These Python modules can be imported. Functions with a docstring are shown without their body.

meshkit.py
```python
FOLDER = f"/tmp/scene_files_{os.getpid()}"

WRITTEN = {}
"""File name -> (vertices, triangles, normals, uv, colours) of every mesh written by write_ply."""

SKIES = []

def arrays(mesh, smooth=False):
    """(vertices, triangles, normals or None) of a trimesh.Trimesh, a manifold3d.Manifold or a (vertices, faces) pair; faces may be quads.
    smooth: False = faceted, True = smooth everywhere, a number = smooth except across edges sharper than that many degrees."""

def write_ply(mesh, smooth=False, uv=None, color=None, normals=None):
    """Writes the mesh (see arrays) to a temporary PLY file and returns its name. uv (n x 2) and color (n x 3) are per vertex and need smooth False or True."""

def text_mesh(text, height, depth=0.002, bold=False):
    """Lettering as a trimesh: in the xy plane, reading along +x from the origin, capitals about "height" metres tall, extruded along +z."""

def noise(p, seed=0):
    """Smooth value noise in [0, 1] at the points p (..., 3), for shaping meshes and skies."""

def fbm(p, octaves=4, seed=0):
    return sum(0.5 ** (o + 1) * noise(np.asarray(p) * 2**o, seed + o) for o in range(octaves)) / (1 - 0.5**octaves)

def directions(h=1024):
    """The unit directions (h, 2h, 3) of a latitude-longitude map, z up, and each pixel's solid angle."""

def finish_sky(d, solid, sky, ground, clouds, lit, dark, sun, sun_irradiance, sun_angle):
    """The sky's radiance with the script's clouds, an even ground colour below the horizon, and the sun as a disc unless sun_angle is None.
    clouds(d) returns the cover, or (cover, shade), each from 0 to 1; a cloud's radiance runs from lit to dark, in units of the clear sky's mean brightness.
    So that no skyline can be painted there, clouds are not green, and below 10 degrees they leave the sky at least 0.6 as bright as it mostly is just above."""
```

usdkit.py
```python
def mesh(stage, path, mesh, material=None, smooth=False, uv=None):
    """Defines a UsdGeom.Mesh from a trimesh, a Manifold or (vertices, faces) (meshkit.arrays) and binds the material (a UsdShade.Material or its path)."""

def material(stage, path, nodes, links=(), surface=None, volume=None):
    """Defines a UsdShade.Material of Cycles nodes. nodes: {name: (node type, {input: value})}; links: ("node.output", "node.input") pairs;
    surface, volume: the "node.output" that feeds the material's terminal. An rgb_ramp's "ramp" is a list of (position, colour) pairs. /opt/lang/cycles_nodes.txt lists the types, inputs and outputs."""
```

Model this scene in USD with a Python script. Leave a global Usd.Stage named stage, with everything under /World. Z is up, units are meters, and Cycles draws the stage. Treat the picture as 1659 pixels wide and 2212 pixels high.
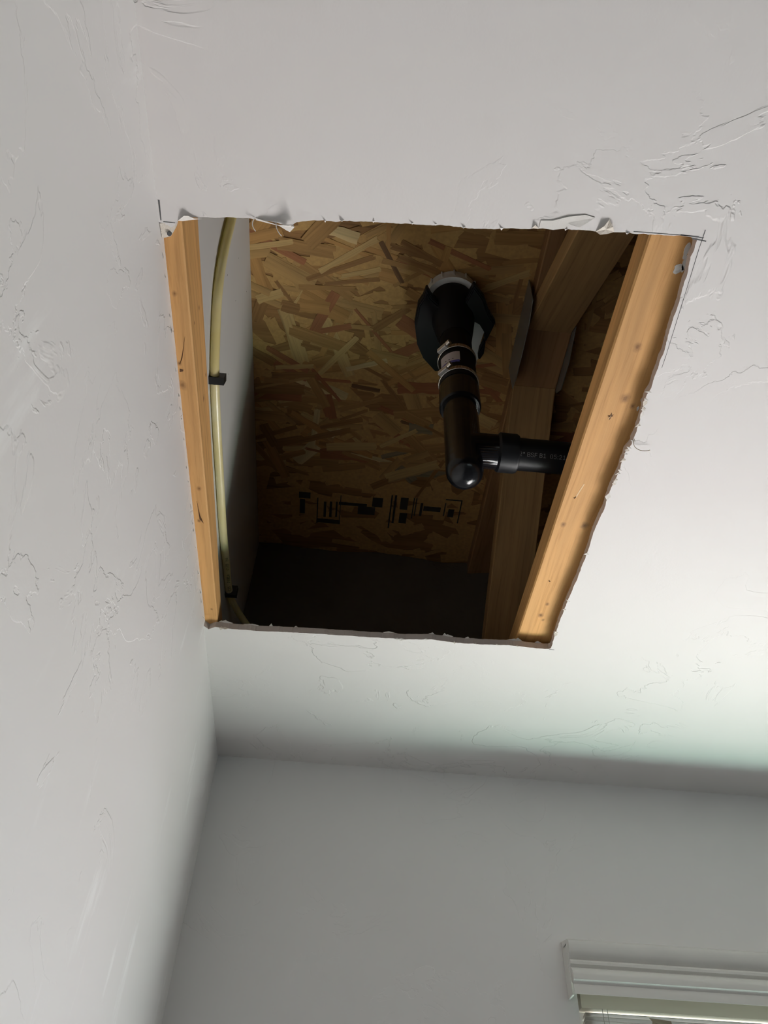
import math, random
import numpy as np, trimesh, manifold3d as m3
from shapely.geometry import Polygon, box as sbox
from shapely.ops import unary_union
from pxr import Usd, UsdGeom, UsdLux, UsdShade, Gf, Sdf, Vt
import usdkit, meshkit

stage = Usd.Stage.CreateInMemory()
UsdGeom.SetStageUpAxis(stage, 'Z')
UsdGeom.SetStageMetersPerUnit(stage, 1.0)
UsdGeom.Xform.Define(stage, '/World')
UsdGeom.Scope.Define(stage, '/World/Looks')
rnd = random.Random(7)
rng = np.random.default_rng(7)

# The room was measured in units of "eye to ceiling" (S metres); the eye stands EYE metres above the floor.
S, EYE = 0.98, 1.52
def W(x, y, z): return np.array([x * S, y * S, EYE + z * S])
CEIL = EYE + S

# ------------------------------------------------------------------ camera
M = np.array([[0.9955304786755947, -0.08870113803058326, 0.032415763157999856],
              [0.08718315743543456, 0.7312175893898353, -0.6765177517742567],
              [0.03630651577237318, 0.6763201498395547, 0.7356826420628997]])
cam = UsdGeom.Camera.Define(stage, '/World/camera')
mx = Gf.Matrix4d(*M[0], 0, *(-M[1]), 0, *(-M[2]), 0, 0, 0, EYE, 1)
cam.AddTransformOp().Set(mx)
cam.CreateHorizontalApertureAttr(36.0)
cam.CreateVerticalApertureAttr(36.0 * 2212 / 1659)
cam.CreateFocalLengthAttr(36.0 * 1661 / 1659)
cam.CreateFStopAttr(0.0)
cam.CreateExposureAttr(-0.70)
cam.CreateClippingRangeAttr(Gf.Vec2f(0.05, 1000))

# ------------------------------------------------------------------ sky, sun and unseen area lights
def mat(name, nodes, links, surface='p.BSDF'):
    return usdkit.material(stage, '/World/Looks/' + name, nodes, links, surface=surface)

sky = UsdLux.DomeLight.Define(stage, '/World/sky')
sky.CreateIntensityAttr(4.0)
sky.CreateColorAttr(Gf.Vec3f(0.75, 0.88, 1.0))

sun = UsdLux.DistantLight.Define(stage, '/World/sun')
sun.CreateIntensityAttr(9.0)
sun.CreateAngleAttr(0.53)
sun.CreateColorAttr(Gf.Vec3f(1.0, 0.95, 0.87))
sun.AddRotateXYZOp().Set(Gf.Vec3f(0, 40, 0))

def area(name, c, w, h, rot, inten, col):
    L = UsdLux.RectLight.Define(stage, '/World/' + name)
    L.CreateWidthAttr(w); L.CreateHeightAttr(h)
    L.CreateIntensityAttr(inten); L.CreateColorAttr(Gf.Vec3f(*col))
    L.AddTranslateOp().Set(Gf.Vec3d(*map(float, c)))
    L.AddRotateXYZOp().Set(Gf.Vec3f(*rot))
    return L
# unseen area light outside, stands in for ground glare lighting ceiling and left wall
area('unseen_ground_light', W(1.95, 2.58, -1.24), 2.0, 1.0, (238, 0, -50), 37.0, (1.0, 0.895, 0.90))
# unseen green area light by the house, tints the ceiling near the far wall
area('unseen_green_light', W(1.6, 2.12, -1.5), 2.0, 0.26, (180, 0, 0), 27.0, (0.50, 1.0, 0.72))
# unseen area light before the back wall, lifts shade on the far wall
area('unseen_back_light', (1.6, -2.85, 1.85), 2.2, 1.0, (90, 0, 0), 1.75, (0.74, 0.96, 1.0))

# ------------------------------------------------------------------ prim helpers
used = {}
def numbered(parent, name):
    k = (parent, name); n = used.get(k, 0); used[k] = n + 1
    return name if n == 0 else f'{name}_{n:03d}'
def path_of(p): return '/World' if p is None else str(p.GetPath())
def obj(name, mesh, material, parent=None, smooth=30, xf=None):
    pp = path_of(parent); path = pp + '/' + numbered(pp, name)
    m = usdkit.mesh(stage, path, mesh, material, smooth=smooth)
    if xf is not None: m.AddTransformOp().Set(Gf.Matrix4d(*np.asarray(xf).T.ravel().tolist()))
    return m.GetPrim()
def tag(p, label=None, cat=None, group=None, kind=None):
    for k, v in (('label', label), ('category', cat), ('group', group), ('kind', kind)):
        if v: p.SetCustomDataByKey(k, v)
    return p
def thing(name, label, cat, group=None):
    x = UsdGeom.Xform.Define(stage, '/World/' + numbered('/World', name))
    return tag(x.GetPrim(), label, cat, group)
def struct(name, mesh, material, smooth=30):
    return tag(obj(name, mesh, material, None, smooth), kind='structure')

def boxm(a, b):
    a, b = np.minimum(a, b), np.maximum(a, b)
    m = trimesh.creation.box(b - a); m.apply_translation((a + b) / 2); return m
def wbox(x0, y0, z0, x1, y1, z1): return boxm(W(x0, y0, z0), W(x1, y1, z1))
def cbox(size, r=0.002):
    """box centred on the origin with chamfered edges"""
    sx, sy, sz = np.array(size) / 2
    r = min(r, sx * .9, sy * .9, sz * .9)
    pts = []
    for i in (-1, 1):
        for j in (-1, 1):
            for k in (-1, 1):
                pts += [(i*sx, j*(sy-r), k*(sz-r)), (i*(sx-r), j*sy, k*(sz-r)), (i*(sx-r), j*(sy-r), k*sz)]
    m = m3.Manifold.hull_points(np.array(pts))
    mm = m.to_mesh(); return trimesh.Trimesh(mm.vert_properties[:, :3], mm.tri_verts, process=False)
def hull(pts):
    mm = m3.Manifold.hull_points(np.asarray(pts, float)).to_mesh()
    return trimesh.Trimesh(mm.vert_properties[:, :3], mm.tri_verts, process=False)
def cat(ms): return trimesh.util.concatenate(ms)
def sweep(pts, r, n=20, cap=True):
    p = np.asarray(pts, float); r = np.broadcast_to(r, len(p))
    t = np.gradient(p, axis=0); t /= np.linalg.norm(t, axis=1)[:, None]
    a = np.array([0, 0, 1.0]) if abs(t[0][2]) < .9 else np.array([1.0, 0, 0])
    rows = []
    for i in range(len(p)):
        a = a - t[i] * (a @ t[i]); a /= np.linalg.norm(a); b = np.cross(t[i], a)
        th = np.arange(n) * 2 * np.pi / n
        rows.append(p[i] + r[i] * (np.cos(th)[:, None] * a + np.sin(th)[:, None] * b))
    v = np.vstack(rows); f = []
    for i in range(len(p) - 1):
        for j in range(n):
            q = i*n + j, i*n + (j+1) % n, (i+1)*n + (j+1) % n, (i+1)*n + j
            f += [(q[0], q[1], q[2]), (q[0], q[2], q[3])]
    if cap:
        v = np.vstack([v, p[0], p[-1]]); c0, c1 = len(v) - 2, len(v) - 1; o = (len(p)-1)*n
        for j in range(n):
            f += [(c0, (j+1) % n, j), (c1, o + j, o + (j+1) % n)]
    return trimesh.Trimesh(v, f, process=False)
def smooth_path(pts, n=60):
    from scipy.interpolate import CubicSpline
    p = np.asarray(pts, float); d = np.r_[0, np.cumsum(np.linalg.norm(np.diff(p, axis=0), axis=1))]
    return CubicSpline(d, p)(np.linspace(0, d[-1], n))
def lathe(profile, centre, n=48):
    """profile: (radius, z) pairs about the vertical axis through centre, in metres; closed automatically at the axis"""
    v, f = [], []; k = len(profile)
    for i in range(n):
        th = 2*np.pi*i/n
        for r, z in profile: v.append((centre[0] + r*np.cos(th), centre[1] + r*np.sin(th), centre[2] + z))
    for i in range(n):
        for j in range(k - 1):
            a, b, c, d = i*k + j, ((i+1) % n)*k + j, ((i+1) % n)*k + j + 1, i*k + j + 1
            f += [(a, b, c), (a, c, d)]
    m = trimesh.Trimesh(v, f, process=False); m.merge_vertices(); m.fix_normals(); return m
def extrude(poly, z0, z1):
    ms = []
    for g in getattr(poly, 'geoms', [poly]):
        if g.area < 1e-9: continue
        m = trimesh.creation.extrude_polygon(g, z1 - z0, engine='earcut'); m.apply_translation((0, 0, z0)); ms.append(m)
    return cat(ms)

# ------------------------------------------------------------------ materials
def plain(name, col, rough=0.6, metal=0.0, spec=0.5, coat=0.0, bump=None):
    n = {'p': ('principled_bsdf', {'base_color': col, 'roughness': rough, 'metallic': metal, 'specular_ior_level': spec, 'coat_weight': coat, 'coat_roughness': 0.08})}; l = []
    if bump:
        n['g'] = ('geometry', {}); n['n'] = ('noise_texture', {'scale': bump[0], 'detail': 4.0}); n['b'] = ('bump', {'strength': bump[2] if len(bump) > 2 else 1.0, 'distance': bump[1]})
        l += [('g.position', 'n.vector'), ('n.fac', 'b.height'), ('b.normal', 'p.normal')]
    return mat(name, n, l)

def paint(name, col, trowel=1.0, cut=None, smear=0.0):
    """hand-trowelled painted drywall: low raised islands with sharp edges, fine roller stipple; cut: colour of cut edges (faces not looking down)"""
    n = {'g': ('geometry', {}), 'p': ('principled_bsdf', {'roughness': 0.62, 'specular_ior_level': 0.35}),
         'n1': ('noise_texture', {'scale': 6.5, 'detail': 5.0, 'roughness': 0.55, 'distortion': 1.1}),
         'r1': ('map_range', {'range_type': 'smoothstep', 'from_min': 0.535, 'from_max': 0.555, 'to_min': 0.0, 'to_max': 1.0}),
         'n2': ('noise_texture', {'scale': 2.1, 'detail': 2.0}),
         'r2': ('map_range', {'range_type': 'smoothstep', 'from_min': 0.40, 'from_max': 0.58, 'to_min': 0.0, 'to_max': 1.0}),
         'm1': ('math', {'math_type': 'multiply'}),
         'n3': ('noise_texture', {'scale': 260.0, 'detail': 2.0}),
         'n4': ('noise_texture', {'scale': 14.0, 'detail': 3.0, 'distortion': 2.0}),
         'm4': ('math', {'math_type': 'multiply_add', 'value2': 0.35}),
         'm3': ('math', {'math_type': 'multiply_add', 'value2': 0.10}),
         'b': ('bump', {'strength': 1.0, 'distance': 0.0011 * trowel}),
         'c': ('mix', {'color1': tuple(np.array(col) * 0.97), 'color2': col})}
    l = [('g.position', 'n1.vector'), ('g.position', 'n2.vector'), ('g.position', 'n3.vector'), ('g.position', 'n4.vector'),
         ('n1.fac', 'r1.value'), ('n2.fac', 'r2.value'), ('r1.result', 'm1.value1'), ('r2.result', 'm1.value2'),
         ('n4.fac', 'm4.value1'), ('m1.value', 'm4.value3'), ('n3.fac', 'm3.value1'), ('m4.value', 'm3.value3'), ('m3.value', 'b.height'), ('b.normal', 'p.normal'),
         ('n2.fac', 'c.fac')]
    last = 'c.color'
    if smear:   # chalky dried spackle smears dragged along the wall
        n['sm'] = ('mapping', {'scale': (1.0, 9.0, 2.2), 'rotation': (0.25, 0, 0)}); n['sn'] = ('noise_texture', {'scale': 1.6, 'detail': 5.0, 'roughness': 0.6})
        n['sr'] = ('map_range', {'range_type': 'smoothstep', 'from_min': 0.58, 'from_max': 0.72, 'to_min': 0.0, 'to_max': smear})
        n['sc'] = ('mix', {'color2': (0.88, 0.87, 0.86)})
        l += [('g.position', 'sm.vector'), ('sm.vector', 'sn.vector'), ('sn.fac', 'sr.value'), ('sr.result', 'sc.fac'), (last, 'sc.color1')]; last = 'sc.color'
    if cut:
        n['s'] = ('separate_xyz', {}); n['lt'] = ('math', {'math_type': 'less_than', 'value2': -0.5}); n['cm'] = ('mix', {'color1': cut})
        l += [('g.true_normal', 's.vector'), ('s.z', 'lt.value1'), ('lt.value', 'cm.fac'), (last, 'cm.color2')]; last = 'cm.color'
    l.append((last, 'p.base_color'))
    return mat(name, n, l)

def wood(name, light, dark, axis=1, knots=(), seed=0.0, streak=1.0, rough=0.62, local=False):
    """softwood: fine streaks along one axis, ring bands, and round knots (x, y, z, radius) given in the room's own coordinates"""
    sc = [46.0, 46.0, 46.0]; sc[axis] = 1.6
    s2 = [9.0, 9.0, 9.0]; s2[axis] = 0.55
    src = ('t', 'object') if local else ('g', 'position')
    n = {'g': ('geometry', {}), 't': ('texture_coordinate', {}), 'p': ('principled_bsdf', {'roughness': rough, 'specular_ior_level': 0.3}),
         'wob': ('noise_texture', {'scale': 3.0, 'detail': 2.0}), 'wv': ('vector_math', {'math_type': 'multiply_add', 'vector2': (0.02, 0.02, 0.02)}),
         'mp': ('mapping', {'scale': sc, 'location': (seed, seed * 2, seed * 3)}), 'n1': ('noise_texture', {'scale': 3.0, 'detail': 5.0, 'roughness': 0.65}),
         'mp2': ('mapping', {'scale': s2, 'location': (seed * 3, seed, seed)}), 'n2': ('noise_texture', {'scale': 2.2, 'detail': 3.0}),
         'r1': ('rgb_ramp', {'ramp': [(0.28, tuple(np.array(dark) * .92)), (0.48, tuple((np.array(light) * .7 + np.array(dark) * .3))), (0.70, light)]}),
         'r2': ('map_range', {'from_min': 0.3, 'from_max': 0.75, 'to_min': 0.72, 'to_max': 1.12}),
         'mul': ('mix', {'mix_type': 'multiply', 'fac': 1.0}), 'bp': ('bump', {'strength': 0.5, 'distance': 0.0006})}
    l = [(f'{src[0]}.{src[1]}', 'wob.vector'), ('wob.color', 'wv.vector1'), (f'{src[0]}.{src[1]}', 'wv.vector3'),
         ('wv.vector', 'mp.vector'), ('mp.vector', 'n1.vector'), ('wv.vector', 'mp2.vector'), ('mp2.vector', 'n2.vector'),
         ('n1.fac', 'r1.fac'), ('n2.fac', 'r2.value'), ('r1.color', 'mul.color1'), ('r2.result', 'mul.color2'), ('n1.fac', 'bp.height'), ('bp.normal', 'p.normal')]
    last = 'mul.color'
    for i, (kx, ky, kz, kr) in enumerate(knots):
        st = [1.0, 1.0, 1.0]; st[axis] = 0.8
        n[f'ks{i}'] = ('vector_math', {'math_type': 'subtract', 'vector2': (kx, ky, kz)})
        n[f'kw{i}'] = ('noise_texture', {'scale': 120.0, 'detail': 2.0})
        n[f'kk{i}'] = ('vector_math', {'math_type': 'multiply', 'vector2': st})
        n[f'kd{i}'] = ('vector_math', {'math_type': 'length'})
        n[f'ka{i}'] = ('math', {'math_type': 'multiply_add', 'value2': kr * 0.7})
        n[f'kr{i}'] = ('map_range', {'range_type': 'smoothstep', 'from_min': kr * 0.7, 'from_max': kr * 1.5, 'to_min': 0.42, 'to_max': 0.0})
        n[f'kc{i}'] = ('map_range', {'range_type': 'smoothstep', 'from_min': kr * 0.25, 'from_max': kr * 0.95, 'to_min': 0.5, 'to_max': 0.0})
        n[f'kz{i}'] = ('math', {'math_type': 'sine'}); n[f'kq{i}'] = ('math', {'math_type': 'multiply', 'value2': 22.0 / kr}); n[f'ko{i}'] = ('math', {'math_type': 'multiply_add', 'value2': 0.12})
        n[f'kt{i}'] = ('math', {'math_type': 'add'}); n[f'ke{i}'] = ('math', {'math_type': 'multiply'}); n[f'kx{i}'] = ('math', {'math_type': 'add', 'use_clamp': True, 'value2': 0.0})
        n[f'km{i}'] = ('mix', {'color2': (0.15, 0.062, 0.022)})
        l += [('g.position', f'ks{i}.vector1'), (f'ks{i}.vector', f'kk{i}.vector1'), (f'kk{i}.vector', f'kd{i}.vector1'), ('g.position', f'kw{i}.vector'),
              (f'kw{i}.fac', f'ka{i}.value1'), (f'kd{i}.value', f'ka{i}.value3'), (f'ka{i}.value', f'kr{i}.value'), (f'ka{i}.value', f'kc{i}.value'), (f'ka{i}.value', f'kq{i}.value1'), (f'kq{i}.value', f'kz{i}.value1'), (f'kr{i}.result', f'kt{i}.value1'), (f'kc{i}.result', f'kt{i}.value2'),
              (f'kr{i}.result', f'ke{i}.value1'), (f'kz{i}.value', f'ke{i}.value2'), (f'ke{i}.value', f'ko{i}.value1'), (f'kt{i}.value', f'ko{i}.value3'), (f'ko{i}.value', f'kx{i}.value1'), (f'kx{i}.value', f'km{i}.fac'), (last, f'km{i}.color1')]
        last = f'km{i}.color'
    l.append((last, 'p.base_color'))
    return mat(name, n, l)

WHITE = (0.755, 0.728, 0.712)
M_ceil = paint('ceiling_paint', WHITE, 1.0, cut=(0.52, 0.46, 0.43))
M_wall = paint('wall_paint', WHITE, 0.6, smear=0.55)
M_far = paint('far_wall_paint', WHITE, 0.35)
M_unseen_wall = paint('unseen_wall_paint', (0.40, 0.38, 0.36), 0.35)  # darkened so the walls out of view bounce less light
M_panel = plain('drywall_paper', (0.60, 0.585, 0.555), 0.8, bump=(300.0, 0.0002))
M_floor = plain('floor_board', (0.13, 0.11, 0.10), 0.5)  # kept dark so the unseen floor bounces little light into the cavity
M_gyp = plain('torn_gypsum', (0.72, 0.66, 0.58), 0.9, bump=(400.0, 0.001))
M_paper = plain('torn_paper', (0.78, 0.75, 0.71), 0.85, bump=(250.0, 0.0006))
M_tearp = plain('dark_nick', (0.05, 0.05, 0.045), 0.9)
M_pencil = plain('pencil_lead', (0.10, 0.10, 0.10), 0.6)
M_black = plain('black_plastic', (0.0055, 0.006, 0.008), 0.16, spec=0.45, bump=(55.0, 0.0009, 0.7))
M_blackmatt = plain('black_rubber', (0.006, 0.006, 0.007), 0.55, spec=0.25)
M_blacksat = plain('satin_black_plastic', (0.006, 0.007, 0.009), 0.42, spec=0.3)
M_clip = plain('clip_plastic', (0.010, 0.010, 0.010), 0.45)
M_white = plain('white_plastic', (0.70, 0.72, 0.71), 0.4)
M_steel = plain('clamp_steel', (0.62, 0.58, 0.52), 0.28, metal=1.0)
M_screw = plain('screw_steel', (0.75, 0.74, 0.72), 0.35, metal=0.6)
M_labelp = plain('label_paper', (0.62, 0.58, 0.60), 0.5)
M_ink = plain('dark_ink', (0.03, 0.03, 0.04), 0.6)
M_blue = plain('label_blue', (0.10, 0.10, 0.42), 0.5)
M_print = plain('pale_print', (0.16, 0.16, 0.165), 0.6)
M_olive = plain('olive_print', (0.20, 0.19, 0.08), 0.6)
M_galv = plain('galvanised_steel', (0.40, 0.42, 0.42), 0.45, metal=0.75, bump=(90.0, 0.0006))
M_stampink = plain('stamp_ink', (0.045, 0.036, 0.03), 0.8)
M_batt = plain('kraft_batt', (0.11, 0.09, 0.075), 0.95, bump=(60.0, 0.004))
M_valance = plain('valance_vinyl', (0.70, 0.68, 0.64), 0.45, bump=(200.0, 0.0002))
M_rail = plain('rail_vinyl', (0.70, 0.63, 0.52), 0.5)
M_slat = plain('slat_vinyl', (0.52, 0.48, 0.42), 0.5)
M_cord = plain('blind_cord', (0.50, 0.48, 0.44), 0.8)
M_tape = plain('ladder_tape_cloth', (0.36, 0.30, 0.22), 0.9)
M_frame = plain('window_vinyl', (0.80, 0.80, 0.78), 0.4)
M_ground = plain('unseen_pavement', (0.62, 0.58, 0.53), 0.9)
M_grass = plain('grass_green', (0.10, 0.16, 0.06), 0.95)
M_out = plain('outer_siding', (0.5, 0.5, 0.48), 0.8)
M_pane = mat('window_pane', {'t': ('transparent_bsdf', {'color': (0.95, 0.97, 0.96)}), 'gl': ('glossy_bsdf', {'color': (1, 1, 1), 'roughness': 0.0}), 'm': ('mix_closure', {'fac': 0.05})},
             [('t.BSDF', 'm.closure1'), ('gl.BSDF', 'm.closure2')], surface='m.closure')
M_pex = mat('translucent_pipe', {'g': ('geometry', {}), 'mp': ('mapping', {'scale': (1, 1, 1)}), 'n': ('noise_texture', {'scale': 9.0, 'detail': 3.0}), 'r': ('rgb_ramp', {'ramp': [(0.3, (0.72, 0.58, 0.24)), (0.7, (0.80, 0.72, 0.42))]}),
             'p': ('principled_bsdf', {'roughness': 0.28, 'subsurface_weight': 0.25, 'subsurface_scale': 0.01, 'subsurface_radius': (1.0, 0.8, 0.3), 'specular_ior_level': 0.5})},
            [('g.position', 'n.vector'), ('n.fac', 'r.fac'), ('r.color', 'p.base_color')])

# ------------------------------------------------------------------ room shell
XL, YF, XR, YB, ZF = -0.2935, 1.8025, 3.0, -3.0, -EYE / S
DT = 0.0142                    # ceiling board thickness
ZO = 1.66                      # underside of the subfloor
WX0, WX1, WZ0, WZ1 = 0.552, 1.95, -0.95, 0.535     # window opening

struct('floor', wbox(XL - .2, YB - .2, ZF - .1, XR + .2, YF + .11, ZF), M_floor)
struct('wall_left', wbox(XL - .016, YB, ZF, XL, YF + .11, 1.0 + DT), M_wall)
struct('wall_back', wbox(XL, YB - .1, ZF, XR, YB, 1.0), M_unseen_wall)
struct('wall_right', wbox(XR, YB - .1, ZF, XR + .1, YF + .11, 1.0), M_unseen_wall)
def xz_wall(poly, y0, y1):     # poly in (x, z) metres
    m = extrude(poly, 0, y1 - y0); v = m.vertices.copy()
    m.vertices = np.c_[v[:, 0], y1 - v[:, 2], v[:, 1]]; m.fix_normals(); return m
far = sbox(XL * S, EYE + ZF * S, XR * S, CEIL).difference(sbox(WX0 * S, EYE + WZ0 * S, WX1 * S, EYE + WZ1 * S))
struct('wall_far', xz_wall(far, YF * S, (YF + .11) * S), M_far, smooth=False)

# ceiling board with the hand-cut opening (outline in ceiling-plane units)
NEAR = [(-0.2934, 0.4345), (-0.2824, 0.4381), (-0.2765, 0.4407), (-0.2676, 0.4304), (-0.2519, 0.4251), (-0.2335, 0.4226), (-0.2091, 0.4201), (-0.1725, 0.417), (-0.1591, 0.4174), (-0.136, 0.4194), (-0.1213, 0.4216), (-0.1164, 0.4193), (-0.1116, 0.4157), (-0.0751, 0.4101), (-0.0144, 0.4057), (0.0493, 0.4017), (0.0828, 0.4007), (0.1318, 0.4), (0.1801, 0.3957), (0.2069, 0.3917), (0.2523, 0.3889), (0.2829, 0.3883), (0.2947, 0.3864), (0.35, 0.3857), (0.3927, 0.3838), (0.4157, 0.384)]
RIGHT = [(0.4148, 0.3935), (0.4184, 0.4255), (0.4219, 0.4659), (0.4271, 0.5382), (0.4302, 0.6095), (0.4278, 0.635), (0.4297, 0.6521), (0.4316, 0.674), (0.432, 0.7011), (0.434, 0.7242), (0.4287, 0.7391), (0.4297, 0.7732), (0.4295, 0.7934), (0.4276, 0.8246), (0.4295, 0.8674), (0.4257, 0.9185), (0.4292, 0.9714), (0.4286, 1.0277), (0.4288, 1.087), (0.4264, 1.1501), (0.4284, 1.2162), (0.4299, 1.2625)]
FAR = [(0.4259, 1.2662), (0.3424, 1.2646), (0.2461, 1.271), (0.1774, 1.2659), (0.1201, 1.2734), (0.0911, 1.2741), (-0.0439, 1.2778), (-0.1786, 1.2846), (-0.2361, 1.2844), (-0.2696, 1.2842), (-0.2846, 1.2938), (-0.2934, 1.2827)]
def rough(line, amp, step=0.003):
    out = []
    for a, b in zip(line[:-1], line[1:]):
        a, b = np.array(a), np.array(b); k = max(1, int(np.linalg.norm(b - a) / step))
        d = (b - a) / max(np.linalg.norm(b - a), 1e-9); nrm = np.array([-d[1], d[0]])
        for i in range(k):
            q = a + (b - a) * i / k; w_ = meshkit.fbm(np.array([[q[0] * 60, q[1] * 60, 0.0]]), 5, 5)[0] - .5
            out.append(q + nrm * (w_ * amp * 7 + rng.normal() * amp * .25))
    out.append(np.array(line[-1])); return [tuple(p) for p in out]
near_r, right_r, far_r = rough(NEAR, 0.0007), rough(RIGHT, 0.0006), rough(FAR, 0.0006)
hole = Polygon([(x * S, y * S) for x, y in near_r + right_r + far_r]).buffer(0)
slab = sbox(XL * S, YB * S, XR * S, YF * S).difference(hole).difference(sbox((XL - .01) * S, .4345 * S, (XL + .0005) * S, 1.2827 * S))
ceiling = struct('ceiling', extrude(slab, CEIL, CEIL + DT * S), M_ceil, smooth=False)

# torn paper, burrs and pencil lines along the cut: parts of the ceiling
def flake(pts, thick=0.0006):
    """a torn scrap: 3-D outline (units) fanned from its middle, with a little thickness"""
    p = np.array([W(*q) for q in pts]); c = p.mean(0); n = len(p)
    top = p + [0, 0, thick]; v = np.vstack([p, c, top, c + [0, 0, thick]]); f = []
    for i in range(n):
        j = (i + 1) % n
        f += [(i, n, j), (n + 1 + i, n + 1 + j, 2*n + 1), (i, j, n + 1 + j), (i, n + 1 + j, n + 1 + i)]
    m = trimesh.Trimesh(v, f, process=False); m.fix_normals(); return m
def scrap(line, i0, i1, out, drop, name='torn_paper', mt=None, jag=0.0015):
    """a torn strip hanging from the edge between two outline points; out: offset of its free edge"""
    a, b = np.array(line[i0]), np.array(line[i1]); up, lo = [], []
    for t in np.linspace(0, 1, 7):
        q = a + (b - a) * t; w = math.sin(math.pi * min(max(t, .06), .94))
        up.append((q[0], q[1], 0.9995)); o = np.array(out) * w * rnd.uniform(.6, 1.2)
        lo.append((q[0] + o[0] + rnd.gauss(0, jag), q[1] + o[1] + rnd.gauss(0, jag), 0.9995 - drop * w * rnd.uniform(.5, 1.2)))
    obj(name, flake(up + lo[::-1], 0.0008), mt or M_paper, ceiling, smooth=False)
# the ragged tongue and strips on the near edge
obj('torn_paper', flake([(-.165, .416, .9995), (-.150, .417, .994), (-.135, .419, .992), (-.120, .417, .988), (-.1135, .414, .986), (-.1135, .420, .990), (-.119, .4275, .993), (-.124, .4265, .995), (-.128, .4225, .996), (-.139, .4215, .997), (-.152, .420, .998), (-.165, .419, 1.0)]), M_paper, ceiling, smooth=False)
obj('torn_paper', flake([(-.1165, .4165, .984), (-.1135, .4125, .977), (-.1115, .4165, .984), (-.112, .420, .992), (-.116, .421, .994)]), M_paper, ceiling, smooth=False)
obj('torn_paper', flake([(-.268, .430, .9995), (-.258, .4205, .994), (-.252, .4195, .993), (-.246, .4235, .996), (-.236, .4245, .9995), (-.250, .4275, 1.0), (-.262, .4305, 1.001)]), M_paper, ceiling, smooth=False)
obj('torn_paper', flake([(.281, .3885, .9995), (.288, .378, .993), (.294, .3705, .9985), (.300, .378, .994), (.305, .3865, .9995), (.296, .3885, .996), (.287, .391, .997)]), M_gyp, ceiling, smooth=False)
obj('torn_paper', flake([(.206, .391, .9992), (.2065, .381, .9988), (.222, .3795, .9985), (.240, .3725, .998), (.262, .368, .9988), (.275, .3705, .9988), (.268, .3765, .9978), (.258, .384, .9965), (.247, .382, .9972), (.238, .3885, .998), (.225, .3915, .9985)], .0009), M_paper, ceiling, smooth=False)
obj('torn_paper', flake([(.197, .3925, .9995), (.200, .386, .995), (.2045, .3895, .995), (.206, .3925, .9995)]), M_gyp, ceiling, smooth=False)
for t in ((.045, .402), (.075, .4005), (.0, .405), (-.045, .4075), (-.085, .411), (.118, .400), (.155, .3975), (.33, .386), (.243, .3895)):
    x, y = t; x += rnd.uniform(-.012, .012); w = rnd.uniform(.001, .004); d = rnd.uniform(.001, .006)
    obj('paper_burr', flake([(x - w, y, .9998), (x + rnd.uniform(-.003, .003), y + rnd.uniform(-.003, .002), .9998 - d), (x + w, y - .001, .9998), (x, y + .003, 1.002)]), M_paper, ceiling, smooth=False)
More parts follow.
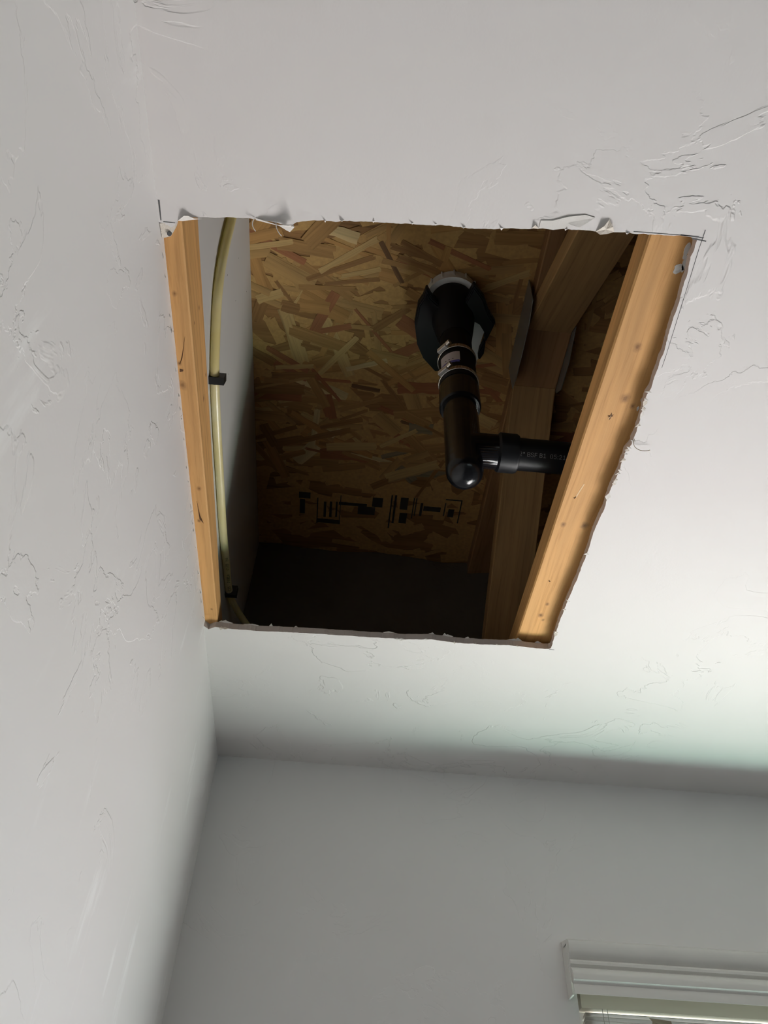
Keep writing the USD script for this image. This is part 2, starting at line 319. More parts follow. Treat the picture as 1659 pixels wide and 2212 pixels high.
# furred edge down the right-hand side
for i in range(26):
    k = rnd.randrange(4, len(RIGHT) - 2) if i > 9 else rnd.choice((9, 10, 11, 12, 13, 6, 7))
    a, b = np.array(RIGHT[k]), np.array(RIGHT[k + 1]); q = a + (b - a) * rnd.random(); w = rnd.choice((.0015, .002, .003, .009))
    obj('paper_burr', flake([(q[0], q[1] - w, .9998), (q[0] - rnd.uniform(.001, .006), q[1] + rnd.uniform(-.004, .004), .9998 - rnd.uniform(-.002, .003)), (q[0], q[1] + w, .9998), (q[0] + .004, q[1], .9985)]), rnd.choice((M_paper, M_gyp)), ceiling, smooth=False)
for i in range(15):     # and along the far lip, above the cut face
    k = rnd.randrange(0, len(FAR) - 2); a, b = np.array(FAR[k]), np.array(FAR[k + 1]); q = a + (b - a) * rnd.random(); w = rnd.uniform(.003, .016)
    z = 1 + DT
    obj('paper_burr', flake([(q[0] - w, q[1], z), (q[0] + rnd.uniform(-.4, .4) * w, q[1] - rnd.uniform(.001, .006), z + rnd.uniform(.0, .004)), (q[0] + w, q[1], z), (q[0], q[1] + .004, z - .001)]), M_paper, ceiling, smooth=False)
for i in range(9):
    k = rnd.randrange(0, len(FAR) - 3); a, b = np.array(FAR[k]), np.array(FAR[k + 1]); q = a + (b - a) * rnd.random(); w = rnd.uniform(.002, .008)
    obj('paper_burr', flake([(q[0] - w, q[1], .9996), (q[0] + rnd.uniform(-.4, .4) * w, q[1] + rnd.uniform(.001, .005), .9996 - rnd.uniform(.0, .003)), (q[0] + w, q[1], .9996), (q[0], q[1] - .001, 1.002)]), rnd.choice((M_gyp, M_paper)), ceiling, smooth=False)
# chipped paint where the ceiling met the left wall
for i in range(20):
    y = .47 + .80 * (i + rnd.random()) / 20; w = rnd.uniform(.002, .010); d = rnd.uniform(.0012, .0034)
    obj('paint_chip', flake([(-.2936, y - w, 1.0005), (-.2936 + d * .6, y - w * .4, .9995), (-.2936 + d, y + w * rnd.uniform(-.3, .5), .9985), (-.2936 + d * .4, y + w * .7, 1.0005), (-.2936, y + w, 1.002), (-.2936, y, 1.004)]), M_paper, ceiling, smooth=False)
# loose fibre by the right edge
obj('paper_fibre', sweep([W(*q) for q in smooth_path([(.434, .712, .9985), (.441, .727, .994), (.455, .729, .992), (.463, .727, .993)], 14)], .0006, 6), M_tape, ceiling)
obj('paper_fibre', sweep([W(*q) for q in smooth_path([(-.138, .418, .999), (-.134, .426, .988), (-.129, .431, .986)], 10)], .0006, 6), M_paper, ceiling)
obj('paper_fibre', sweep([W(*q) for q in smooth_path([(-.166, .416, .999), (-.167, .423, .988), (-.163, .428, .986)], 10)], .0006, 6), M_paper, ceiling)
# pencil lines for the cut
def pencil(a, b, w=0.0011):
    a, b = W(*a, 1.0)[:2], W(*b, 1.0)[:2]; d = (b - a) / np.linalg.norm(b - a); nn = np.array([-d[1], d[0]]) * w / 2
    obj('pencil_line', extrude(Polygon([a - nn, b - nn * .6, b + nn * .6, a + nn]), CEIL - 0.00025, CEIL + 0.0002), M_pencil, ceiling, smooth=False)
pencil((.392, .3815), (.4235, .3825), .0016); pencil((.408, .3845), (.428, .3865), .002); pencil((.330, .3835), (.4165, .3812), .001)
pencil((.4215, .372), (.4225, .398)); pencil((.4225, .398), (.4275, .470), .0009); pencil((.4275, .470), (.4335, .560), .0008); pencil((.4335, .56), (.4342, .58), .0007)
pencil((-.2905, .405), (-.2905, .432), .0022); pencil((.427, 1.2665), (.438, 1.2672), .0012); pencil((-.2875, .4335), (-.272, .4335), .0011)

# drywall scrap still screwed to the board in the near left corner
sc = thing('drywall_scrap', 'small broken scrap of drywall left on the pine board in the near left hole corner', 'drywall scrap')
obj('gypsum', hull([W(*q) for q in [(-.2925, .436, .9995), (-.270, .433, 1.001), (-.274, .444, 1.001), (-.280, .4535, 1.002), (-.2925, .458, 1.003), (-.2925, .436, 1.0138), (-.270, .433, 1.0138), (-.274, .444, 1.0138), (-.280, .4535, 1.0138), (-.2925, .458, 1.0138)]]), M_gyp, sc, smooth=False)
obj('screw_head', sweep([W(-.281, .449, .9985), W(-.281, .449, 1.006)], .003, 12), M_pencil, sc)

# ------------------------------------------------------------------ inside the floor cavity
struct('drywall_panel', wbox(-.305, -.7, 1.035, -.2885, 1.74, ZO), M_panel, smooth=False)
pan = stage.GetPrimAtPath('/World/drywall_panel')
for y, z, a, b in ((.700, 1.40, .0012, .006), (.72, 1.52, .001, .003), (.79, 1.47, .0007, .0045), (.835, 1.60, .0012, .004), (.55, 1.48, .001, .003), (.90, 1.36, .001, .003)):
    obj('nick', hull([W(-.2887, y - a, z), W(-.2887, y + a * .6, z + b * .5), W(-.2887, y + a, z - b * .5), W(-.2880, y, z), W(-.2882, y + a * .4, z - b * .8)]), M_tearp, pan, smooth=False)
for nm, b in (('light_block_board', (-.34, 1.742, 1.0 + DT, 3.1, 1.80, ZO + .03)), ('light_block_board', (-.34, -.76, 1.0 + DT, 3.1, -.70, ZO + .03)), ('light_block_board', (2.0, -.7, 1.0 + DT, 2.04, 1.742, ZO)), ('light_block_board', (-.34, -.7, 1.0 + DT, -.3055, 1.742, ZO))):  # boards added out of view to keep sky light out of the cavity
    struct(nm, wbox(*b), wood('light_block_wood_%d' % used.get(('/World', 'light_block_board'), 0), (0.42, 0.27, 0.13), (0.25, 0.14, 0.06), 0), smooth=False)

# subfloor: a strand board, its big visible strands each a piece
OSB = [(0.56, 0.34, 0.125), (0.48, 0.27, 0.095), (0.40, 0.21, 0.075), (0.66, 0.44, 0.18), (0.40, 0.165, 0.07), (0.32, 0.255, 0.14), (0.52, 0.285, 0.095), (0.22, 0.115, 0.05), (0.74, 0.55, 0.27)]
OSBW = [.24, .24, .14, .10, .10, .02, .14, .02, .02]
M_osb = [wood('strand_wood_%d' % i, c, tuple(np.array(c) * .62), 0, seed=i * 1.7, local=True, rough=0.7) for i, c in enumerate(OSB)]
M_osbmix = mat('strand_mix', {'g': ('geometry', {}), 'r': ('rgb_ramp', {'ramp': [(0.0, OSB[0]), (.25, OSB[1]), (.5, OSB[6]), (.62, OSB[2]), (.8, OSB[3]), (.9, OSB[4]), (.97, OSB[7])], 'interpolate': False}), 'n': ('noise_texture', {'scale': 120.0, 'detail': 4.0}), 'mr': ('map_range', {'to_min': 0.65, 'to_max': 1.15}),
                             'mu': ('mix', {'mix_type': 'multiply', 'fac': 1.0}), 'p': ('principled_bsdf', {'roughness': 0.75, 'specular_ior_level': 0.25})},
               [('g.random_per_island', 'r.fac'), ('g.position', 'n.vector'), ('n.fac', 'mr.value'), ('r.color', 'mu.color1'), ('mr.result', 'mu.color2'), ('mu.color', 'p.base_color')])
subfloor = struct('subfloor', wbox(-.34, -.7, ZO + .002, 2.04, 1.742, ZO + .026), M_osb[2], smooth=False)
def strand_shape(L, w):
    k = 6; pts = []
    for t in np.linspace(-1, 1, k): pts.append((t * L / 2, w / 2 * rnd.uniform(.75, 1.05)))
    for _ in range(2): pts.append((L / 2 * rnd.uniform(.9, 1.06), w / 2 * rnd.uniform(-.4, .4)))
    for t in np.linspace(1, -1, k): pts.append((t * L / 2, -w / 2 * rnd.uniform(.75, 1.05)))
    for _ in range(2): pts.append((-L / 2 * rnd.uniform(.9, 1.06), w / 2 * rnd.uniform(-.4, .4)))
    return Polygon(pts).buffer(0).convex_hull if rnd.random() < .3 else Polygon(pts).buffer(0)
zlev = EYE + (ZO + .002) * S
TH = 0.0007
loose = []
n_loose, n_big = 1500, 290
for i in range(n_loose):
    L, w = rnd.uniform(.07, .18), rnd.uniform(.014, .040); ang = rnd.gauss(0, .45) if rnd.random() < .75 else rnd.uniform(-1.57, 1.57)
    x, y = rnd.uniform(-.32, 1.5), rnd.uniform(-.2, 1.74)
    z = zlev - 0.0009 * (i / n_loose)
    m = extrude(strand_shape(L, w), -TH, 0.0); m.apply_transform(trimesh.transformations.rotation_matrix(ang, [0, 0, 1])); m.apply_translation((x * S, y * S, z)); loose.append(m)
tag(obj('strand_layer', cat(loose), M_osbmix, subfloor, smooth=False), kind='stuff')
for i in range(n_big):
    y = rnd.uniform(.66, 1.40); x = rnd.uniform(-.28, .36) if rnd.random() < .9 else rnd.uniform(.45, .7)
    bold = y < .98
    L, w = rnd.uniform(.06, .17) , rnd.choice((rnd.uniform(.008, .018), rnd.uniform(.018, .042)))
    ang = rnd.gauss(0, .40) if rnd.random() < (.5 if bold else .85) else rnd.uniform(-1.57, 1.57)
    z = zlev - .0009 - 0.0009 * (i / n_big)
    xf = trimesh.transformations.rotation_matrix(ang, [0, 0, 1]); xf[:3, 3] = (x * S, y * S, z)
    obj('strand', extrude(strand_shape(L, w), -TH, 0.0), M_osb[rnd.choices(range(9), OSBW)[0]], subfloor, smooth=False, xf=xf)
# faded mill stamp: bars, a box and blocks of dark ink
def ink(x0, y0, x1, y1):
    obj('mill_stamp', wbox(x0, y0, ZO - .0012, x1, y1, ZO + .0005), M_stampink, subfloor, smooth=False)
sk = lambda x: -0.117 * (x + .17)
def inkr(x0, y0, x1, y1): d = sk((x0 + x1) / 2); ink(x0, y0 + d, x1, y1 + d)
for a in ((-.168, 1.478, -.135, 1.50), (-.165, 1.505, -.150, 1.56), (-.115, 1.50, -.112, 1.60), (-.095, 1.515, -.088, 1.575), (-.078, 1.515, -.071, 1.575), (-.060, 1.515, -.055, 1.575), (-.048, 1.49, -.046, 1.59), (-.052, 1.52, .03, 1.53),
          (.005, 1.535, .055, 1.565), (.045, 1.50, .075, 1.535), (.098, 1.49, .102, 1.62), (.108, 1.49, .114, 1.60), (.126, 1.50, .148, 1.545), (.128, 1.56, .150, 1.60), (.163, 1.50, .166, 1.58), (.170, 1.50, .173, 1.57), (.185, 1.52, .192, 1.57), (.195, 1.535, .245, 1.552), (.255, 1.52, .258, 1.57), (.268, 1.545, .285, 1.575), (.300, 1.51, .303, 1.60)):
    inkr(*a)
for a in ((.255, 1.507, .302, 1.510), (-.115, 1.585, -.045, 1.600)): inkr(*a)

# insulation batt against the outside rim
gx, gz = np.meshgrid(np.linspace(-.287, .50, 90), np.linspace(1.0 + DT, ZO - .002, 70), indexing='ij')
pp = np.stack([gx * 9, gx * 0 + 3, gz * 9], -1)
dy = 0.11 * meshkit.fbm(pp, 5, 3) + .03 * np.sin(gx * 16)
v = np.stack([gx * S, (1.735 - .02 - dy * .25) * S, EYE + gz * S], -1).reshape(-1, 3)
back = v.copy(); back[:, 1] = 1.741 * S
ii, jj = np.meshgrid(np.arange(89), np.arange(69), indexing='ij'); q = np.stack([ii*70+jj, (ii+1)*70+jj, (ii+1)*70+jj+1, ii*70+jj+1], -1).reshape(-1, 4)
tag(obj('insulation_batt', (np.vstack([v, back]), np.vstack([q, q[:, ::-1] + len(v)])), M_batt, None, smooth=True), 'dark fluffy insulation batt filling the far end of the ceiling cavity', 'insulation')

# ------------------------------------------------------------------ framing
PINE, PINED = (0.66, 0.40, 0.185), (0.50, 0.27, 0.11)
kb = lambda x, y, z, r: (x * S, y * S, EYE + z * S, r)
# pine board along the left wall
M_ledger = wood('pine_board', (0.80, 0.45, 0.175), (0.62, 0.32, 0.11), 1, knots=[kb(-.2865, .5438, 1.014, .0045), kb(-.2890, .70, 1.014, .008), kb(-.290, .66, 1.014, .004), kb(-.2788, .9147, 1.014, .005), kb(-.2847, .9943, 1.014, .004), kb(-.2775, 1.2442, 1.014, .0035),
                kb(-.267, .594, 1.0708, .004), kb(-.267, .7485, 1.0528, .006), kb(-.267, .72, 1.08, .004), kb(-.267, .60, 1.035, .003)], seed=2.0)
lb = thing('pine_board', 'narrow knotty pine board running along the left wall edge of the ceiling hole', 'wood board')
r = .0022
def ledger(y0, y1, zt0, zt1):
    pts = []
    for y, zt in ((y0, zt0), (y1, zt1)):
        for x in (-.2934, -.267):
            for z in (1.0 + DT, zt):
                pts += [W(x, y, z)] if x < -.28 else [W(x - r, y, z), W(x, y, z + (r if z < 1.02 else -r))]
    return hull(pts)
obj('board', ledger(.06, 1.262, 1.135, 1.055), M_ledger, lb, smooth=False)
obj('board', ledger(1.2615, 1.68, 1.055, 1.05), M_ledger, lb, smooth=False)
def ksplit(parent, pts, w, mt):    # torn grain: a slim dark crack lying in the face
    obj('grain_tear', flake(pts, 0.0004), mt, parent, smooth=False)
M_tear = plain('torn_grain', (0.13, 0.06, 0.025), 0.9)
M_tearl = plain('pale_splinter', (0.80, 0.58, 0.33), 0.8)
ksplit(lb, [(-.2895, .662, 1.0138), (-.2865, .655, 1.0138), (-.2775, .612, 1.0138), (-.2845, .650, 1.0138)], 0, M_tear)
ksplit(lb, [(-.291, .676, 1.0138), (-.2855, .674, 1.0138), (-.285, .671, 1.0138), (-.2905, .670, 1.0138)], 0, M_tear)
ksplit(lb, [(-.2850, .945, 1.0138), (-.2815, .985, 1.0138), (-.2765, 1.0, 1.0138), (-.2835, .99, 1.0138)], 0, M_tear)

# the open-web truss over the right edge
TX0, TX1 = .357, .465
tr = thing('floor_truss', 'open web pine floor truss whose bottom chord edges the right side of the hole', 'floor truss')
kr = [kb(.398, .564, 1.0255, .0075), kb(.4065, .655, 1.0255, .009), kb(.417, .933, 1.0255, .009), kb(.40, 1.155, 1.0255, .005), kb(.423, .668, 1.0255, .005), kb(.378, .935, 1.0255, .006), kb(.395, 1.19, 1.0255, .007), kb(.403, 1.205, 1.0255, .004)]
M_chord = wood('chord_pine', (0.80, 0.44, 0.165), (0.64, 0.325, 0.105), 1, knots=kr, seed=5.0)
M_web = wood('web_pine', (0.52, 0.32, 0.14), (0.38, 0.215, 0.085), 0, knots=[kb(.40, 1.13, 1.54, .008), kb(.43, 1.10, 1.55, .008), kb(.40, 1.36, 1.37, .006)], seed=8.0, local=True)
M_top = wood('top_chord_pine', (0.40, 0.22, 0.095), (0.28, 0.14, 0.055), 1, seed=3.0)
def chord(x0, x1, y0, y1, z0, z1):
    m = cbox(((x1 - x0) * S, (y1 - y0) * S, (z1 - z0) * S), .0025); m.apply_translation((W(x0, y0, z0) + W(x1, y1, z1)) / 2); return m
obj('bottom_chord', chord(TX0 + .004, TX1 + .004, -.6, 1.735, 1.0255, 1.073), M_chord, tr, smooth=False)
obj('top_chord', chord(TX0, TX1, -.6, 1.735, 1.615, ZO - .001), M_top, tr, smooth=False)
def web(y0, z0, y1, z1, t=.042):
    """a diagonal: (y, z) of its lower face's ends, thickness t upwards"""
    a, b = np.array(W(0, y0, z0)), np.array(W(0, y1, z1)); d = b - a; L = np.linalg.norm(d); d /= L
    u = np.array([0, -d[2], d[1]]); u = u if u[2] > 0 else -u; w = np.cross(u, d)
    m = cbox((L, (TX1 - TX0 - .002) * S, t * S), .002)
    xf = np.eye(4); xf[:3, 0] = d; xf[:3, 1] = w; xf[:3, 2] = u; xf[:3, 3] = (a + b) / 2 + u * t * S / 2 + np.array([(TX0 + TX1) / 2 * S, 0, 0])
    return m, xf
for e in ((.87, 1.6145, .06, 1.064), (1.022, 1.6145, 1.73, 1.124)):
    m, xf = web(*e); obj('web', m, M_web, tr, smooth=False, xf=xf)
def plate(pts, x, th=.0014):
    p = Polygon([(y * S, EYE + z * S) for y, z in pts]); m = extrude(p, 0, th); vv = m.vertices.copy()
    m.vertices = np.c_[x * S + vv[:, 2], vv[:, 0], vv[:, 1]]; m.fix_normals(); return m
g0 = obj('gusset_plate', plate([(.767, 1.655), (.7725, 1.568), (.824, 1.546), (.958, 1.545), (.999, 1.558), (1.002, 1.655)], .3455), M_galv, tr, smooth=False)
g1 = obj('gusset_plate', plate([(.82, 1.655), (.845, 1.60), (.925, 1.575), (1.00, 1.575), (1.03, 1.605), (1.04, 1.655)], .4655), M_galv, tr, smooth=False)
for k in range(7):
    for r_ in range(3):
        y, z = .80 + k * .03, 1.575 + r_ * .025
        obj('tooth', hull([W(.346, y, z), W(.346, y + .005, z), W(.346, y + .0025, z + .004), W(.353, y + .0025, z + .001)]), M_galv, g0, smooth=False)
def tear(c, spread, n, mt):
    for i in range(n):
        a = rnd.uniform(0, 6.28); l = rnd.uniform(.5, 1) * spread; p = np.array(c); d = np.array([math.cos(a) * .6, math.sin(a), 0]) * l; nn = np.array([-d[1], d[0], 0]) * .18
        z = np.array([0, 0, -.0006])
        obj('grain_tear', flake([p - nn + z, p + d, p + nn + z, p - d * .3], .0005), mt, tr, smooth=False)
tear((.3943, .6911, 1.0252), .011, 6, M_tear); tear((.3943, .6911, 1.0252), .010, 3, M_tearl)
tear((.3816, .8695, 1.0252), .007, 3, M_tear); tear((.3883, 1.0879, 1.0252), .006, 3, M_tear)
ksplit(tr, [(.3825, .8665, 1.0252), (.389, .835, 1.0252), (.391, .8365, 1.0252), (.3845, .868, 1.0252)], 0, M_tearl)
def crumb(cx, cy, rx, ry, z=1.0248):
    n = 15; ph = rnd.uniform(0, 6)
    obj('gypsum_crumb', flake([(cx + rx * (1 + .2 * math.sin(3 * a + ph) + rnd.uniform(-.1, .1)) * math.cos(a), cy + ry * (1 + .15 * math.cos(2 * a + ph) + rnd.uniform(-.1, .1)) * math.sin(a), z) for a in np.linspace(0, 2 * math.pi, n, endpoint=False)], .0008), M_paper, tr, smooth=False)
crumb(.4175, .412, .0035, .011); crumb(.4150, .4385, .0065, .007); crumb(.4215, .430, .003, .012); crumb(.4345, .655, .0025, .006); crumb(.4325, .672, .002, .004)

# ------------------------------------------------------------------ yellow water pipe with its clips
pex = [(-.212, .30, 1.50), (-.235, .42, 1.405), (-.258, .5528, 1.3076), (-.266, .6003, 1.2556), (-.268, .6454, 1.2089), (-.268, .6982, 1.1763), (-.268, .7564, 1.1501), (-.268, .8178, 1.1396), (-.268, .8967, 1.1332), (-.268, 1.0067, 1.1284), (-.268, 1.1387, 1.1240), (-.268, 1.2494, 1.1319), (-.268, 1.3487, 1.1452)]
pw = thing('water_pipe', 'flexible yellowish plastic water pipe curving along the white panel inside the hole', 'water pipe')
PR = .0082
pex = [tuple(np.array(q) * (.2792 / -q[0])) for q in pex] + [(-.270, 1.466, 1.204), (-.250, 1.526, 1.210), (-.215, 1.582, 1.199), (-.165, 1.63, 1.18)]
pts = smooth_path([W(*q) for q in pex], 110)
obj('tube', sweep(pts, PR, 24), M_pex, pw, smooth=True)
def text_on(parent, text, height, origin, xdir, ydir, material, depth=.0003, bold=False, name='print'):
    t = meshkit.text_mesh(text, height, depth, bold)
    xd = np.array(xdir, float); xd /= np.linalg.norm(xd); yd = np.array(ydir, float); yd -= xd * (yd @ xd); yd /= np.linalg.norm(yd); zd = np.cross(xd, yd)
    T = np.eye(4); T[:3, 0], T[:3, 1], T[:3, 2], T[:3, 3] = xd, yd, zd, origin; t.apply_transform(T)
    return obj(name, t, material, parent, smooth=False)
# faint line of print along the tube, facing the room
at = 1.372 * S
for word in ('CTS', '2007', 'XLA', '057B', 'H4'):
    i = int(np.argmin(abs(pts[:, 1] - at))); p0 = pts[i]; dd = pts[i - 1] - pts[i]; dd /= np.linalg.norm(dd)
    view = np.array([.20, -.80, -1.0]); view -= dd * (view @ dd); view /= np.linalg.norm(view); side = np.cross(view, dd)
    text_on(pw, word, .0065, p0 + view * (PR + .0001) - side * .0052, dd, side, M_olive, .0004)
    at -= (.0055 * len(word) + .006)

def clip(y, z, name_label):
    c = thing('pipe_clip', name_label, 'pipe clip')
    i = np.argmin(abs(pts[:, 1] - y * S)); d = pts[i + 1] - pts[i - 1]; d /= np.linalg.norm(d)
    T = trimesh.geometry.align_vectors([0, 0, 1], d); T[:3, 3] = pts[i]; 
    b = m3.Manifold.cube((.029, .025, .014), True).translate((.0035, -.001, 0)) - m3.Manifold.cylinder(.05, PR + .0005, PR + .0005, 32, True)
    mm = b.to_mesh(); bm = trimesh.Trimesh(mm.vert_properties[:, :3], mm.tri_verts, process=False)
    xd = np.array([1.0, 0, 0]); xd -= d * (xd @ d); xd /= np.linalg.norm(xd); yd = np.cross(d, xd)
    F = np.eye(4); F[:3, 0], F[:3, 1], F[:3, 2], F[:3, 3] = xd, yd, d, pts[i]
    bm.apply_transform(F); obj('bracket', bm, M_clip, c, smooth=False)
    h = trimesh.creation.cylinder(.0018, .031, sections=12); h.apply_transform(trimesh.transformations.rotation_matrix(np.pi/2, [0, 1, 0])); h.apply_translation((0, -.0115, 0)); h.apply_transform(F)
    obj('nail', h, M_screw, c)
clip(.765 * 1.0418, 1.15, 'black plastic pipe clip near the middle of the yellow pipe, in the light')
clip(1.335 * 1.0418, 1.143, 'black plastic pipe clip at the shaded far end of the yellow pipe')

# ------------------------------------------------------------------ black drain with its floor flange
AX, AY = .188, .868
dr = thing('drain_pipe', 'glossy black drain pipe dropping from the subfloor and turning right to the truss', 'drain pipe')
FC = W(.177, .828, ZO)
fl = obj('floor_flange', lathe([(.046, -.001), (.0605, -.001), (.0600, -.022), (.0625, -.024), (.0625, -.034), (.050, -.034), (.046, -.030), (.046, -.001)], FC), M_white, dr)
for k in range(14):
    th = 2 * np.pi * (k + .4) / 14; m = cbox((.0045, .0034, .026), .0006); m.apply_translation((.0617, 0, -.013)); m.apply_transform(trimesh.transformations.rotation_matrix(th, [0, 0, 1])); m.apply_translation(FC)
    obj('rib', m, M_white, fl, smooth=False)
obj('flange_arm', extrude(Polygon([(x * S, y * S) for x, y in [(.210, .875), (.228, .858), (.252, .858), (.264, .872), (.260, .900), (.258, .915), (.264, .952), (.256, .968), (.238, .965), (.226, .93)]]), EYE + 1.615 * S, EYE + 1.628 * S), M_white, dr, smooth=False)
def sheet(pts, z0, z1):
    p = Polygon([(x * S, y * S) for x, y in pts]).buffer(.006).buffer(-.0085).buffer(.0025)
    return cat([extrude(p.buffer(-.005), EYE + z0 * S, EYE + z1 * S), extrude(p.buffer(-.002), EYE + (z0 + .003) * S, EYE + (z1 - .003) * S), extrude(p, EYE + (z0 + .007) * S, EYE + (z1 - .007) * S)])
obj('rubber_gasket', sheet([(.125, .795), (.112, .775), (.1065, .80), (.098, .8175), (.0955, .8641), (.1075, .917), (.1262, .9525), (.159, .985), (.185, .975), (.19, .90), (.17, .83)], 1.575, 1.61), M_blackmatt, dr, smooth=False)
obj('rubber_gasket', sheet([(.20, .80), (.2136, .7554), (.2417, .7856), (.258, .8179), (.2774, .8427), (.2727, .8633), (.2643, .8942), (.2654, .9249), (.2575, .9451), (.2535, .935), (.2540, .915), (.2605, .892), (.2585, .872), (.243, .852), (.222, .842)], 1.575, 1.605), M_blackmatt, dr, smooth=False)
a_ = np.linspace(0, 2 * np.pi, 40, endpoint=False); ring = lambda c, r: [c + np.array([r * math.cos(t), r * math.sin(t), 0]) for t in a_]
obj('reducer', hull(ring(W(.177, .829, 1.640), .0490) + ring(W(.177, .830, 1.612), .0520) + ring(W(.180, .842, 1.585), .0495) + ring(W(.186, .862, 1.545), .0385) + ring(W(AX, AY, 1.525), .0355)), M_blackmatt, dr, smooth=40)
def vert(r0, z0, r1, z1, n=40): return lathe([(.0, 0), (r0, 0), (r1, (z1 - z0) * S), (.0, (z1 - z0) * S)], W(AX, AY, z0), n)
obj('riser', vert(.0345, 1.42, .0345, 1.575), M_blackmatt, dr)
cp = obj('coupling', lathe([(.0, 0), (.0385, 0), (.0395, .004), (.0395, .010), (.0378, .014), (.0378, .095), (.0395, .099), (.0395, .108), (.038, .112), (.0, .112)], W(AX, AY, 1.335)), M_blackmatt, dr)
for z in (1.348, 1.435):
    hc = obj('hose_clamp', lathe([(.0398, 0), (.0410, .0004), (.0410, .0100), (.0398, .0104)], W(AX, AY, z)), M_steel, cp)
    for k in range(34):     # worm slots on the visible side
        pass
# clamp screws, slots and the paper label sit on the side that faces the room
def radial(th, z, r, size, material, name, parent, ch=.001, tilt=0):
    m = cbox(size, ch)
    if tilt: m.apply_transform(trimesh.transformations.rotation_matrix(tilt, [1, 0, 0]))
    m.apply_translation((r, 0, 0)); m.apply_transform(trimesh.transformations.rotation_matrix(th, [0, 0, 1])); m.apply_translation(W(AX, AY, z)); return obj(name, m, material, parent, smooth=False)
for z in (1.354, 1.441):
    radial(math.radians(218), z, .044, (.009, .024, .012), M_screw, 'screw_housing', cp)
    mh = trimesh.creation.cylinder(.0055, .009, sections=14); mh.apply_transform(trimesh.transformations.rotation_matrix(np.pi/2, [1, 0, 0])); mh.apply_translation((.0455, .018, 0)); mh.apply_transform(trimesh.transformations.rotation_matrix(math.radians(218), [0, 0, 1])); mh.apply_translation(W(AX, AY, z))
    obj('clamp_screw', mh, M_steel, cp)
    for k in range(16):
        radial(math.radians(238 + k * 4.2), z, .0411, (.0006, .0011, .0075), M_tear, 'band_slot', cp, .0002)
def arcband(r, th0, th1, z0, z1, th=.0008):
    a = np.radians(np.linspace(th0, th1, 24)); ri, ro = r, r + th
    poly = Polygon([(ro * math.cos(t), ro * math.sin(t)) for t in a] + [(ri * math.cos(t), ri * math.sin(t)) for t in a[::-1]])
    m = extrude(poly, 0, (z1 - z0) * S); m.apply_translation(W(AX, AY, z0)); return m
lbp = obj('label', arcband(.0378, 200, 268, 1.385, 1.418), M_labelp, cp, smooth=30)
obj('label_stripe', arcband(.0379, 206, 266, 1.3785, 1.385), M_blue, cp, smooth=30)
for k, th in enumerate((222, 234, 246)):
    radial(math.radians(th), 1.392, .0387, (.0004, .0030, .0022), M_ink, 'ink_mark', cp, .0002)
obj('hub', lathe([(.0, 0), (.038, 0), (.0405, .004), (.0405, .064), (.0385, .068), (.034, .069), (.0, .069)], W(AX, AY, 1.262)), M_black, dr)
# elbow: vertical leg ending in a rounded heel, branch to the right
k = m3.Manifold.sphere(.0335, 48).translate(tuple(W(AX, AY, 1.072))) + m3.Manifold.cylinder(.20 * S, .0335, .0335, 48).translate(tuple(W(AX, AY, 1.072)))
zb = 1.135
br = m3.Manifold.cylinder(.085 * S, .0325, .0325, 48).rotate((0, 90, 0)).translate(tuple(W(AX, AY, zb)))
el = (k + br).to_mesh(); el = trimesh.Trimesh(el.vert_properties[:, :3], el.tri_verts)
obj('elbow', el, M_black, dr, smooth=40)
def along_x(profile, x0):
    m = lathe(profile, (0, 0, 0)); m.apply_transform(trimesh.transformations.rotation_matrix(np.pi/2, [0, 1, 0])); m.apply_translation(W(x0, AY, zb)); return m
obj('elbow_hub', along_x([(.0, 0), (.0325, 0), (.0365, .004), (.0365, .034), (.0345, .038), (.0, .038)], AX + .062), M_blacksat, dr)
obj('branch_pipe', along_x([(.0, 0), (.0300, 0), (.0300, .66), (.0, .66)], AX + .095), M_blacksat, dr)
# printed line on the branch pipe, facing down towards the room
ang = math.radians(-128); nv = np.array([0, math.cos(ang), math.sin(ang)])
org = W(.2865, AY, zb) + nv * .03012; ydir = np.array([0, -nv[2], nv[1]]); ydir = ydir if ydir[1] < 0 else -ydir
text_on(dr, '2" BSF B1  05:21:1', .0076, org - ydir * .003, (1, 0, 0), ydir, M_print, .0003)

# ------------------------------------------------------------------ window with its blind
win = tag(UsdGeom.Xform.Define(stage, '/World/window_1').GetPrim(), kind='structure')
fy0, fy1 = YF + .055, YF + .105; fw = .045
for nm, b in (('window_frame', (WX0, fy0, WZ1 - fw, WX1, fy1, WZ1)), ('window_frame', (WX0, fy0, WZ0, WX1, fy1, WZ0 + fw)), ('window_frame', (WX0, fy0, WZ0 + fw, WX0 + fw, fy1, WZ1 - fw)), ('window_frame', (WX1 - fw, fy0, WZ0 + fw, WX1, fy1, WZ1 - fw))):
    obj(nm, wbox(*b), M_frame, win, smooth=False)
obj('pane', wbox(WX0 + fw, YF + .078, WZ0 + fw, WX1 - fw, YF + .082, WZ1 - fw), M_pane, win, smooth=False)

bl = thing('window_blind', 'mini blind of thin grey slats behind a moulded white valance on the far wall', 'window blind')
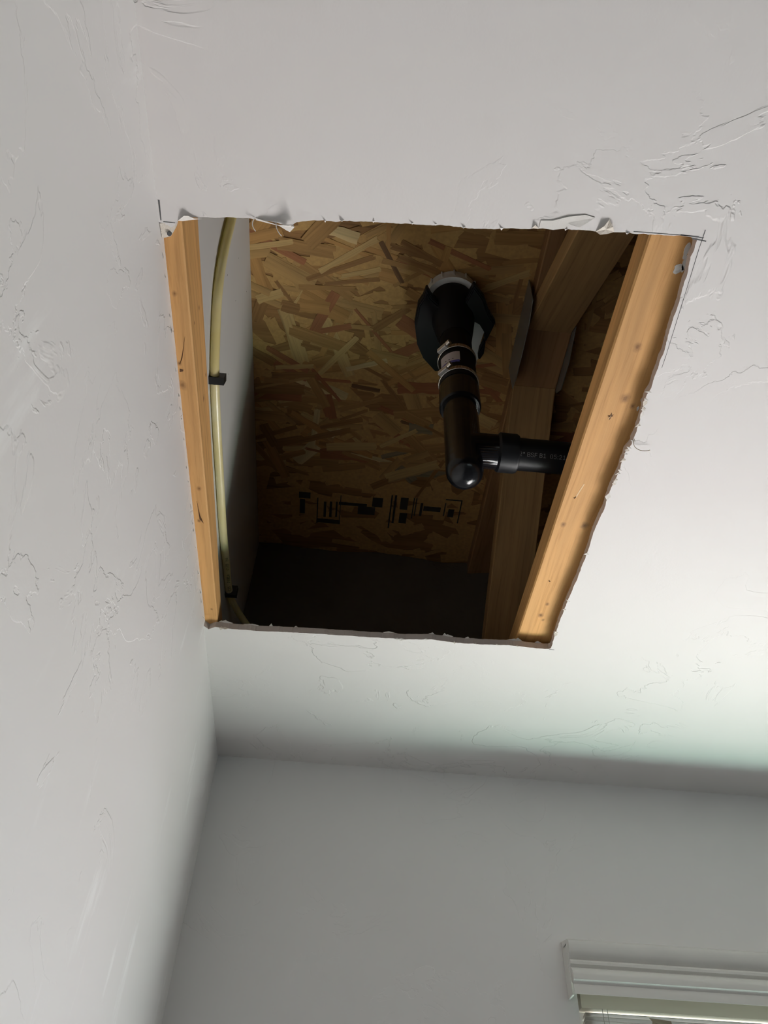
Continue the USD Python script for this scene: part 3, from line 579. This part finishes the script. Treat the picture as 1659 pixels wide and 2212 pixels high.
# valance profile: (depth from the wall, z)
prof = [(.001, .617), (.046, .609), (.053, .604), (.0545, .597), (.0535, .585), (.0500, .577), (.0430, .5715), (.0425, .5700), (.0470, .5690), (.0505, .5650), (.0500, .5600), (.0445, .5560), (.0440, .5545), (.0490, .5530), (.0560, .547), (.0590, .538), (.0580, .529), (.0510, .522), (.0495, .5205), (.0520, .519), (.0525, .505), (.0518, .5035), (.0508, .520), (.040, .53), (.036, .60), (.001, .603)]
pv = Polygon([(d * S, z * S) for d, z in prof]); mv = extrude(pv, 0, (2.0 - .532) * S); vv = mv.vertices.copy()
mv.vertices = np.c_[.532 * S + vv[:, 2], YF * S - vv[:, 0], EYE + vv[:, 1]]; mv.fix_normals()
obj('valance', mv, M_valance, bl, smooth=35)
obj('valance_end', wbox(.532, YF - .036, .506, .536, YF - .001, .603), M_valance, bl, smooth=False)
hy = YF + .030
obj('head_rail', wbox(.562, hy - .018, .4965, 1.94, hy + .014, .532), M_rail, bl, smooth=False)
sl_w, sl_p = .0265, .0069     # slat width and the pitch of the gathered stack (units)
xs0, xs1 = .570, 1.935
def slat(z, dy_):
    t = np.linspace(-1, 1, 7); prof_ = [(hy + dy_ + q * sl_w / 2, z + .0020 * (1 - q * q) - q * .0036) for q in t]
    poly = [(y * S, EYE + zz * S) for y, zz in prof_] + [(y * S, EYE + zz * S + .0009) for y, zz in prof_[::-1]]
    m = extrude(Polygon(poly), 0, (xs1 - xs0) * S); q = m.vertices.copy(); m.vertices = np.c_[xs0 * S + q[:, 2], q[:, 0], q[:, 1]]; m.fix_normals(); return m
NS = 21
for i in range(NS): obj('slat', slat(.4855 - i * sl_p, rnd.uniform(-.0012, .0012)), M_slat, bl, smooth=30)
zbot = .4855 - NS * sl_p
obj('bottom_rail', wbox(xs0, hy - .012, zbot - .012, xs1, hy + .012, zbot + .002), M_slat, bl, smooth=False)
for x in (.606, .6165, 1.30, 1.31, 1.85): obj('lift_cord', sweep([W(x, hy - .0165, .50), W(x + .003, hy - .0165, zbot)], .0007, 6), M_cord, bl)
# creased cloth tape dropping over the slats
tp = []
for i in range(NS + 1):
    z = .4855 - i * sl_p; x = .703 + .004 * math.sin(i * 1.3) + .0008 * i
    tp.append(((x, hy - .019 - .003 * (i % 2), z), (x + .045 - .003 * (i % 3), hy - .019 - .003 * ((i + 1) % 2), z - .004)))
v = [W(*p) for ab in tp for p in ab]; v += [q + np.array([0, .0008, 0]) for q in v]; n2 = 2 * (NS + 1); f = []
for i in range(NS):
    a, b, c, d = 2*i, 2*i + 1, 2*i + 3, 2*i + 2
    f += [(a, b, c), (a, c, d), (a + n2, c + n2, b + n2), (a + n2, d + n2, c + n2), (a, d, d + n2), (a, d + n2, a + n2), (b, b + n2, c + n2), (b, c + n2, c)]
obj('ladder_tape', trimesh.Trimesh(v, f, process=False), M_tape, bl, smooth=False)

# ------------------------------------------------------------------ outside the window
struct('unseen_pavement', boxm((-3, (YF + .45) * S, -.35), (8, 7.0, -.12)), M_ground, smooth=False)  # out of view, pale ground to bounce sun up to the window
struct('unseen_lawn', boxm((-6, 7.0, -.4), (14, 30, -.1)), M_grass, smooth=False)  # out of view, tints the outside bounce green
